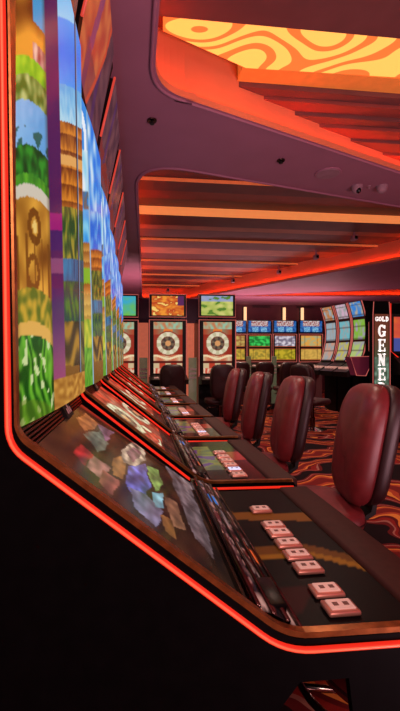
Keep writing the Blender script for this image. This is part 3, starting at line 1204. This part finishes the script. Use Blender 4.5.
# dividers beside the machines
def make_divider(loc, label, z1=1.35, wide=0.2):
    root = empty('acrylic_divider', loc, 0, label, 'divider', 'pale acrylic dividers between machines')
    MB().box(-wide / 2, wide / 2, -0.012, 0.012, 0.10, z1, 0.004, 1).build('acrylic_pane', M['acrylic'], root)
    MB().box(-wide / 2 - 0.008, wide / 2 + 0.008, -0.08, 0.08, 0.0, 0.098, 0.006, 1).build('base', M['dark'], root)
    lg = MB()
    for q in range(3):
        lg.box(-wide / 2 + 0.01, wide / 2 - 0.01, -0.03, -0.013, 0.80 + q * 0.075, 0.835 + q * 0.075)  # white bars stand in for stripes reflected in the pane
    lg.build('pane_reflection', M['white'], root)
    return root


for px, d, lab, z1, wd in ((143.5, 7.35, 'pale acrylic divider beside the fiery orange wheel machine', 1.18, 0.15), (192.6, 7.35, 'pale acrylic divider between the two wheel machines', 1.18, 0.15), (248.5, 9.4, 'slim pale divider in the back row beside the green screen machine', 1.2, 0.12), (274, 9.4, 'slim pale divider in the back row beside the white and purple screen machine', 1.2, 0.12)):
    x, y = at_d(px, d)
    make_divider((x, y, 0), lab, z1, wd)

# ================================================================== back row video machines
def blue_sign(u, v):
    n = nz(u * 8, v * 5)
    c = mix((24, 62, 130), (60, 120, 190), 0.5 + n)
    if v > 0.55 and 0.12 < u < 0.88:
        c = (206, 190, 190) if nz(u * 22, v * 10, 4) > -0.05 else (150, 66, 60)
    if v < 0.5 and (abs(u - 0.3) < 0.14 or abs(u - 0.7) < 0.14):
        c = mix((150, 205, 230), (40, 100, 170), 0.4 + nz(u * 18, v * 16))
    if v < 0.12:
        c = (14, 24, 50)
    return lin(c)


def reel_art(base, alt, seed):
    def f(u, v):
        n = nz(u * 7 + seed, v * 6, seed)
        c = mix(base, alt, 0.5 + n * 1.6)
        if abs((u * 5) % 1 - 0.5) > 0.46:
            c = mix(c, (50, 30, 20), 0.5)
        if v < 0.08 or v > 0.93:
            c = (150, 70, 40)
        return lin(c)
    return f


def make_video(loc, label, mid, low):
    root = empty('video_slot_machine', loc, 0, label, 'slot machine', 'blue sign machines in the back row')
    w = 0.31
    MB().box(-w, w, 0.03, 0.6, 0.0, 2.11, 0.008, 1).build('cabinet', M['walldark'], root)
    MB().box(-w, w, -0.01, 0.029, 1.77, 2.12, 0.008, 1).build('sign', M['blackmat'], root)
    surf('sign_screen', lambda u, v: ((u - 0.5) * 0.58, -0.013, 1.79 + v * 0.31), 44, 24, blue_sign, SCR, root)
    MB().box(-w, w, 0.0, 0.029, 1.06, 1.765, 0.006, 1).build('screen_bezel', M['blackmat'], root)
    surf('upper_screen', lambda u, v: ((u - 0.5) * 0.54, -0.003, 1.44 + v * 0.30), 36, 20, mid, SCR, root)
    surf('lower_screen', lambda u, v: ((u - 0.5) * 0.54, -0.003, 1.10 + v * 0.30), 36, 20, low, SCR, root)
    MB().tube([(-w, -0.005, 1.06), (-w, -0.005, 1.765), (w, -0.005, 1.765), (w, -0.005, 1.06)], 0.010, 6, True).build('edge_light', M['rim'], root)
    MB().prism([(-0.30, 0.93), (0.029, 1.03), (0.029, 0.80), (-0.28, 0.86)], -w, w, 'x').build('button_deck', M['dark'], root)
    for q in range(5):
        x = -0.2 + q * 0.1
        MB().box(x - 0.035, x + 0.035, -0.23, -0.16, 0.955, 0.985, 0.004, 1).build('button', M['cap'], root)
    return root


yel = reel_art((206, 166, 60), (150, 130, 50), 3.3)
for px, lab, mid, low in (
    (234.5, 'blue sign machine half hidden behind the green sign wheel machine', reel_art((196, 170, 90), (160, 110, 60), 1.1), yel),
    (259.5, 'blue sign machine in the back row with a bright green middle screen', reel_art((60, 206, 90), (30, 120, 50), 2.2), yel),
    (285, 'blue sign machine in the back row with a white and purple middle screen', reel_art((220, 210, 220), (120, 110, 130), 5.2), reel_art((196, 170, 44), (140, 128, 30), 7.7)),
    (311, 'blue sign machine in the back row with an orange middle screen', reel_art((226, 160, 70), (180, 170, 120), 8.4), reel_art((216, 170, 80), (190, 150, 70), 9.1)),
):
    x, y = at_d(px, 10.2)
    make_video((x, y, 0), lab, mid, low)

# ================================================================== curved screen machines
CURVE = [(-0.02, 1.10), (0.06, 1.30), (0.11, 1.52), (0.125, 1.75), (0.10, 1.98), (0.03, 2.20), (-0.01, 2.30)]


def curve_at(t):
    q = t * (len(CURVE) - 1)
    i = min(int(q), len(CURVE) - 2)
    f = q - i
    return tuple(CURVE[i][k] * (1 - f) + CURVE[i + 1][k] * f for k in (0, 1))


def curved_art(a, b, c, seed):
    def f(u, v):
        n = nz(u * 6 + seed, v * 14, seed)
        for lo, hi, col in ((0.02, 0.31, a), (0.35, 0.64, b), (0.68, 0.98, c)):
            if lo < v < hi and 0.05 < u < 0.95:
                k = mix(col, tuple(255 - q * 0.6 for q in col), 0.25 + n)
                if int(v * 40) % 7 == 0:
                    k = mix(k, (60, 40, 40), 0.4)
                return lin(k)
        return lin((40, 14, 12))
    return f


def make_curved(loc, rz, label, art):
    root = empty('curved_slot_machine', loc, rz, label, 'slot machine', 'curved screen machines in one bank')
    w = 0.195
    prof = [(0.55, 0.0), (0.55, 2.30)] + [(p[0] + 0.02, p[1]) for p in CURVE[::-1]] + [(-0.05, 0.9), (0.1, 0.85), (0.1, 0.0)]
    MB().prism(prof, -w, w, 'x').build('cabinet', M['black'], root)
    surf('curved_screen', lambda u, v: ((u - 0.5) * 2 * (w - 0.02), curve_at(v)[0], curve_at(v)[1]), 24, 84, art, SCR, root)
    for s in (-1, 1):
        MB().tube([(s * w, p[0] + 0.005, p[1]) for p in CURVE], 0.011, 6).build('edge_light', M['rim'], root)
    MB().prism([(-0.36, 0.90), (-0.02, 1.07), (-0.02, 0.86), (-0.33, 0.80)], -w, w, 'x').build('button_deck', M['dark'], root)
    for q in range(4):
        x = -0.135 + q * 0.09
        MB().box(x - 0.035, x + 0.035, -0.26, -0.16, 0.945, 0.995, 0.006, 1).build('button', M['cap'], root)
    return root


rz = math.radians(-79)
for px, d, lab, art in (
    (326.5, 8.90, 'curved screen machine farthest down its bank, brown top screen', curved_art((196, 150, 130), (150, 170, 180), (190, 120, 70), 1.4)),
    (340, 8.45, 'middle curved screen machine of the bank of three', curved_art((190, 180, 90), (110, 180, 190), (206, 170, 190), 4.1)),
    (354.5, 8.0, 'curved screen machine at the near end of its bank, next to the sign tower', curved_art((170, 190, 110), (130, 180, 60), (60, 130, 210), 6.6)),
):
    x, y = at_d(px, d)
    make_curved((x, y, 0), rz, lab, art)

# ================================================================== sign tower with vertical lettering
def letter_mesh(ch):
    """slab-serif capitals drawn from strokes in a 1 x 1.3 box, (x, z) rectangles / arcs"""
    b = MB()
    T, S = 0.26, 0.12

    def R(x0, x1, z0, z1):
        b.prism([(x0, z0), (x1, z0), (x1, z1), (x0, z1)], -0.02, 0.0)

    def D(p, q, t):
        dx, dz = q[0] - p[0], q[1] - p[1]
        L = math.hypot(dx, dz)
        ox = t / 2
        b.prism([(p[0] - ox, p[1]), (p[0] + ox, p[1]), (q[0] + ox, q[1]), (q[0] - ox, q[1])], -0.021, -0.001)

    def A(cx, cz, rx, rz, t, a0, a1, n=14):
        for k in range(n):
            u, v = math.radians(a0 + (a1 - a0) * k / n), math.radians(a0 + (a1 - a0) * (k + 1) / n)
            b.prism([(cx + rx * math.cos(u), cz + rz * math.sin(u)), (cx + rx * math.cos(v), cz + rz * math.sin(v)),
                     (cx + (rx - t) * math.cos(v), cz + (rz - t * 0.7) * math.sin(v)), (cx + (rx - t) * math.cos(u), cz + (rz - t * 0.7) * math.sin(u))], -0.02, 0.0)
    if ch in 'GO':
        if ch == 'O':
            A(0.5, 0.65, 0.5, 0.65, T, 0, 360, 28)
        else:
            A(0.5, 0.65, 0.5, 0.65, T, 38, 322, 22)
            R(0.74, 0.98, 0.10, 0.55)
            R(0.55, 1.06, 0.50, 0.62)
            R(0.86, 0.98, 0.86, 1.24)
    elif ch == 'E':
        R(0.10, 0.36, 0, 1.3)
        for z in (0.0, 1.3 - 0.14):
            R(0.0, 0.94, z, z + 0.14)
        R(0.3, 0.72, 0.59, 0.71)
        R(0.66, 0.76, 0.46, 0.84)
        R(0.84, 0.98, 0.0, 0.40)
        R(0.84, 0.98, 0.92, 1.3)
    elif ch == 'N':
        R(0.10, 0.26, 0, 1.3)
        R(0.76, 0.92, 0, 1.3)
        D((0.20, 1.3), (0.80, 0.0), 0.32)
        R(-0.02, 0.38, 0, S)
        R(0.62, 1.04, 1.3 - S, 1.3)
        R(-0.04, 0.30, 1.3 - S, 1.3)
    elif ch == 'R':
        R(0.10, 0.36, 0, 1.3)
        R(0.0, 0.46, 0, S)
        R(0.0, 0.40, 1.3 - S, 1.3)
        A(0.50, 0.97, 0.42, 0.33, 0.22, -90, 90, 12)
        R(0.3, 0.52, 1.18, 1.3)
        R(0.3, 0.52, 0.64, 0.76)
        D((0.52, 0.68), (0.86, 0.0), 0.28)
        R(0.66, 1.04, 0, S)
    elif ch == 'L':
        R(0.10, 0.36, 0, 1.3)
        R(0.0, 0.90, 0, 0.14)
        R(0.78, 0.92, 0, 0.42)
        R(0.0, 0.46, 1.3 - S, 1.3)
    elif ch == 'D':
        R(0.10, 0.36, 0, 1.3)
        R(0.0, 0.5, 0, S)
        R(0.0, 0.5, 1.3 - S, 1.3)
        A(0.45, 0.65, 0.52, 0.65, T, -90, 90, 14)
    return b


tx, ty = at_d(381.5, 5.5)
tower = empty('sign_tower', (tx, ty, 0), 0.0, 'tall black sign tower with white vertical GENER lettering behind the largest chair', 'sign')
tw = 0.125
MB().box(-tw, tw, 0.0, 0.10, 0.0, 1.97, 0.008, 1).build('tower_body', M['blackside'], tower)


def sign_art(u, v):
    if v > 0.80:
        return lin((104, 52, 36))
    if v > 0.52:
        return lin(mix((70, 74, 52), (112, 54, 36), (v - 0.52) / 0.28))
    n = nz(u * 9, v * 22)
    c = mix((66, 78, 62), (120, 150, 130), 0.4 + n * 1.2)
    return lin(c)


surf('sign_panel', lambda u, v: ((u - 0.5) * 0.21, -0.004, 0.55 + v * 1.24), 16, 70, sign_art, SCR, tower)
for s in (-1, 1):
    MB().tube([(s * tw, -0.002, 0.3), (s * tw, -0.002, 1.78), (s * (tw - 0.012), 0.0, 1.96)], 0.006, 6).build('edge_light', M['rim'], tower)
for ch, z in zip('GENER', (1.474, 1.276, 1.078, 0.880, 0.682)):
    b = letter_mesh(ch)
    bmesh.ops.scale(b.bm, verts=b.bm.verts[:], vec=(0.104, 0.5, 0.130))
    bmesh.ops.translate(b.bm, verts=b.bm.verts[:], vec=(-0.055, -0.006, z))
    b.build('sign_letter', M['letter'], tower)
for i, ch in enumerate('GOLD'):
    b = letter_mesh(ch)
    bmesh.ops.scale(b.bm, verts=b.bm.verts[:], vec=(0.042, 0.5, 0.048))
    bmesh.ops.translate(b.bm, verts=b.bm.verts[:], vec=(-0.097 + i * 0.050, -0.006, 1.69))
    b.build('sign_letter', M['letter'], tower)

# machine end beside the tower: black cabinet with a maroon wedge console
ex, ey = at_d(363, 5.75)
end = empty('slot_machine_end', (ex, ey, 0), 0.0, 'dark machine end with maroon wedge shaped console beside the sign tower', 'slot machine')
MB().box(0.102, 0.142, 0.02, 0.12, 0.0, 1.93, 0.008, 1).build('cabinet', M['blackside'], end)
MB().prism([(-0.20, 1.20), (0.17, 1.21), (0.03, 0.93), (-0.11, 0.935)], -0.02, 0.14).build('console', M['maroonpanel'], end)
MB().box(-0.07, 0.10, 0.0, 0.13, 0.0, 0.928).build('pedestal', M['blackside'], end)
MB().tube([(-0.20, -0.022, 1.20), (0.17, -0.022, 1.21), (0.03, -0.022, 0.93), (-0.11, -0.022, 0.935)], 0.007, 6, True).build('console_edge_light', M['rim'], end)
MB().tube([(0.115, 0.01, 1.23), (0.098, 0.01, 1.30), (0.098, 0.01, 1.70), (0.15, 0.01, 1.76), (0.15, 0.01, 1.93)], 0.006, 6).build('edge_light', M['rim'], end)

# machine cut by the frame edge, orange screen
mx_, my_ = at_d(402, 5.6)
mc = empty('bartop_slot_machine', (mx_, my_, 0), 0.0, 'black machine with an orange screen and red outline, cut by the frame edge', 'slot machine')
MB().box(-0.17, 0.45, 0.03, 0.35, 0.0, 1.96, 0.008, 1).build('cabinet', M['blackside'], mc)
MB().box(-0.155, 0.40, 0.0, 0.029, 1.24, 1.80, 0.01, 2).build('screen_bezel', M['blackmat'], mc)


def orange_art(u, v):
    c = mix((226, 100, 50), (200, 70, 60), 0.5 + nz(u * 4, v * 5))
    if u < 0.28 and v < 0.4:
        c = (70, 80, 150)
    return lin(c)


surf('game_screen', lambda u, v: (-0.125 + u * 0.5, -0.004, 1.28 + v * 0.48), 24, 30, orange_art, SCR, mc)
MB().tube([(-0.165, 0.005, 1.95), (-0.165, 0.005, 1.28), (-0.09, 0.0, 1.22), (0.1, -0.02, 1.06), (0.4, -0.02, 1.05)], 0.007, 6).build('edge_light', M['led'], mc)
MB().prism([(0.029, 1.22), (-0.25, 1.02), (-0.25, 0.95), (0.029, 0.95)], -0.12, 0.45, 'x').build('button_deck', M['blackmat'], mc)

# ================================================================== ceiling fittings
def disc_thing(name, loc, label, cat, group, parts):
    root = empty(name, loc, 0, label, cat, group)
    for pn, prof, mm, n in parts:
        MB().lathe(prof, n=n).build(pn, M[mm], root, True, None, 40)
    return root


p = at_z(328, 173, ZC)
disc_thing('ceiling_speaker', (p[0], p[1], ZC), 'round white flush speaker in the mauve ceiling band', 'speaker', None,
           [('speaker_rim', [(0.118, -0.010), (0.122, -0.006), (0.122, -0.0008)], 'soffit', 32), ('speaker_grille', [(0.104, -0.014), (0.108, -0.0102)], 'offwhite', 32)])
for px, py, lab in ((357, 186, 'white dome camera with dark lens beside the round ceiling speaker'), (382, 186, 'white dome camera without visible lens beside the frame edge')):
    p = at_z(px, py, ZC)
    r = disc_thing('ceiling_camera', (p[0], p[1], ZC), lab, 'camera', 'dome cameras on the mauve ceiling band',
                   [('camera_base', [(0.055, -0.030), (0.058, -0.0008)], 'offwhite', 24), ('camera_dome', [(0.008, -0.078), (0.03, -0.070), (0.045, -0.052), (0.050, -0.0302)], 'offwhite', 24)])
    if px == 357:
        b = MB().lathe([(0.008, -0.030), (0.020, -0.022), (0.026, 0.0), (0.020, 0.022), (0.008, 0.030)], cz=-0.055, n=16)
        b.build('camera_lens', M['lens'], r, True, (0.0, -0.028, 0))
for px, py, lab in ((152, 120, 'dark round sprinkler head on the mauve ceiling near the slot row'), (281, 160, 'dark round sprinkler head on the mauve ceiling band before the speaker'), (369, 186, 'tiny pale sprinkler head between the two dome cameras')):
    p = at_z(px, py, ZC)
    s = 0.6 if px == 369 else 1.0
    disc_thing('ceiling_sprinkler', (p[0], p[1], ZC), lab, 'sprinkler', 'sprinkler heads on the ceiling',
               [('sprinkler_plate', [(0.034 * s, -0.010), (0.036 * s, -0.0008)], 'smoked' if s == 1 else 'offwhite', 20), ('sprinkler_head', [(0.018 * s, -0.030), (0.018 * s, -0.024), (0.009 * s, -0.022), (0.009 * s, -0.0102)], 'blackmat' if s == 1 else 'offwhite', 12)])
for px, py, lab in ((354, 238, 'small white bullet camera hanging from the slatted ceiling, highest of five'), (316, 257, 'small white bullet camera with dark lens under the slatted ceiling'), (279, 272, 'small camera under the slatted ceiling beside the orange ceiling edge'), (233, 281, 'small camera under the slatted ceiling above the green sign wheel machine'), (168, 290, 'small camera under the slatted ceiling above the orange sign wheel machine')):
    z = 3.16
    p = at_z(px, py, z)
    root = empty('bullet_camera', (p[0], p[1], z), 0, lab, 'camera', 'small cameras under the slatted ceiling')
    MB().box(-0.045, 0.045, -0.06, 0.06, -0.045, 0.045, 0.02, 3).build('camera_body', M['offwhite'], root, True)
    MB().box(-0.012, 0.012, -0.012, 0.012, 0.045, 0.139).build('camera_stem', M['offwhite'], root)
    MB().box(-0.025, 0.025, -0.075, -0.061, -0.032, 0.018, 0.005, 2).build('camera_lens', M['lens'], root, True)

for px, lab in ((245, 'slim warm wall sconce above the half hidden blue sign machine'), (284, 'slim warm wall sconce above the white and purple screen machine'), (302, 'slim warm wall sconce above the orange screen machine')):
    d = (Y1 - 0.06) / (CS - (px - PX0) / FPX * SN)
    x, y = at_d(px, d)
    root = empty('wall_sconce', (x, Y1 - 0.001, 2.35), 0, lab, 'lamp', 'warm sconces on the far wall')
    MB().box(-0.07, 0.07, -0.03, 0.0, 0.0, 0.55, 0.006, 1).build('sconce_plate', M['dark'], root)
    MB().tube([(0, -0.085, 0.03), (0, -0.085, 0.52)], 0.05, 12).build('sconce_tube', M['sconce'], root, True)
for px, lab in ((262, 'dark slot air vent on the far wall above the green screen machine'), (306, 'dark slot air vent on the far wall above the orange screen machine'), (338, 'dark slot air vent on the far wall above the curved machines')):
    d = (Y1 - 0.06) / (CS - (px - PX0) / FPX * SN)
    x, y = at_d(px, d)
    root = empty('air_vent', (x, Y1 - 0.001, 2.86), 0, lab, 'vent', 'slot vents on the far wall')
    MB().box(-0.33, 0.33, -0.012, 0.0, 0.0, 0.09).build('vent_frame', M['walldark'], root)
    sl = MB()
    for q in range(3):
        sl.box(-0.31, 0.31, -0.020, -0.0125, 0.012 + q * 0.025, 0.026 + q * 0.025)
    sl.build('vent_slat', M['dark'], root)

# ================================================================== light
def area(name, loc, rot, size, sizey, power, col):
    l = bpy.data.lights.new(name, 'AREA')
    l.shape = 'RECTANGLE'
    l.size, l.size_y = size, sizey
    l.energy = power
    l.color = col
    o = bpy.data.objects.new(name, l)
    COL.objects.link(o)
    o.location = loc
    o.rotation_euler = rot
    return o


def spot(name, loc, target, power, col, angle=100, r=0.04):
    l = bpy.data.lights.new(name, 'SPOT')
    l.energy = power
    l.color = col
    l.spot_size = math.radians(angle)
    l.spot_blend = 0.8
    l.shadow_soft_size = r
    o = bpy.data.objects.new(name, l)
    COL.objects.link(o)
    o.location = loc
    o.rotation_euler = (Vector(target) - Vector(loc)).to_track_quat('-Z', 'Y').to_euler()
    return o


area('front_fill', (-0.2, -1.7, 2.5), (math.radians(64), 0, math.radians(-18)), 1.6, 1.2, 60, (1.0, 0.66, 0.60))  # unseen fill lamp added behind the camera
area('ceiling_fill', (2.6, -0.6, 0.12), (math.radians(180), 0, 0), 2.4, 1.4, 210, (1.0, 0.55, 0.62))  # unseen lamp added near the floor to brighten the ceiling
area('ceiling_fill', (0.3, 8.7, 1.7), (math.radians(180), 0, 0), 2.6, 1.0, 40, (1.0, 0.5, 0.55))  # added lamp hidden behind the partition, brightens the far ceiling
area('ceiling_fill', (4.2, 11.3, 1.9), (math.radians(190), 0, 0), 4.0, 1.0, 70, (1.0, 0.5, 0.55))  # added lamp hidden behind the back row, brightens the far ceiling
for i, (x, y, pw) in enumerate(((1.6, 3.35, 60), (3.4, 4.2, 60), (1.0, 5.0, 60), (4.9, 5.6, 70), (2.6, 9.6, 220), (6.2, 8.6, 200), (0.9, 6.6, 50), (3.0, 7.0, 70))):
    spot('fill_spot', (x, y, 2.94), (x, y, 0), pw, (1.0, 0.70, 0.55), 130)  # spots added without fittings to brighten the room

for y in (1.5, 2.4, 3.3, 4.3):
    spot('chair_fill', (0.30, y, 2.92), (1.15, y + 0.35, 0.80), 34, (1.0, 0.70, 0.62), 75, 0.08)  # unseen spots added to light the chair fronts as the screens would

w = bpy.data.worlds.new('World')
bpy.context.scene.world = w
w.use_nodes = True
w.node_tree.nodes['Background'].inputs[0].default_value = (*lin((150, 80, 96)), 1)
w.node_tree.nodes['Background'].inputs[1].default_value = 0.5

# ================================================================== camera
cam = bpy.data.cameras.new('camera')
cam.sensor_fit = 'HORIZONTAL'
cam.sensor_width = 36.0
cam.lens = 36.0 * FPX / 400.0
cam.shift_x = (200.0 - PX0) / 400.0
cam.clip_start = 0.02
co = bpy.data.objects.new('camera', cam)
COL.objects.link(co)
co.location = (0, 0, H)
co.rotation_euler = (PI / 2, 0, -YAW)
sc = bpy.context.scene
sc.camera = co
sc.view_settings.view_transform = 'Standard'
sc.view_settings.look = 'None'
sc.view_settings.exposure = 0.0
sc.cycles.use_denoising = True
sc.cycles.max_bounces = 6
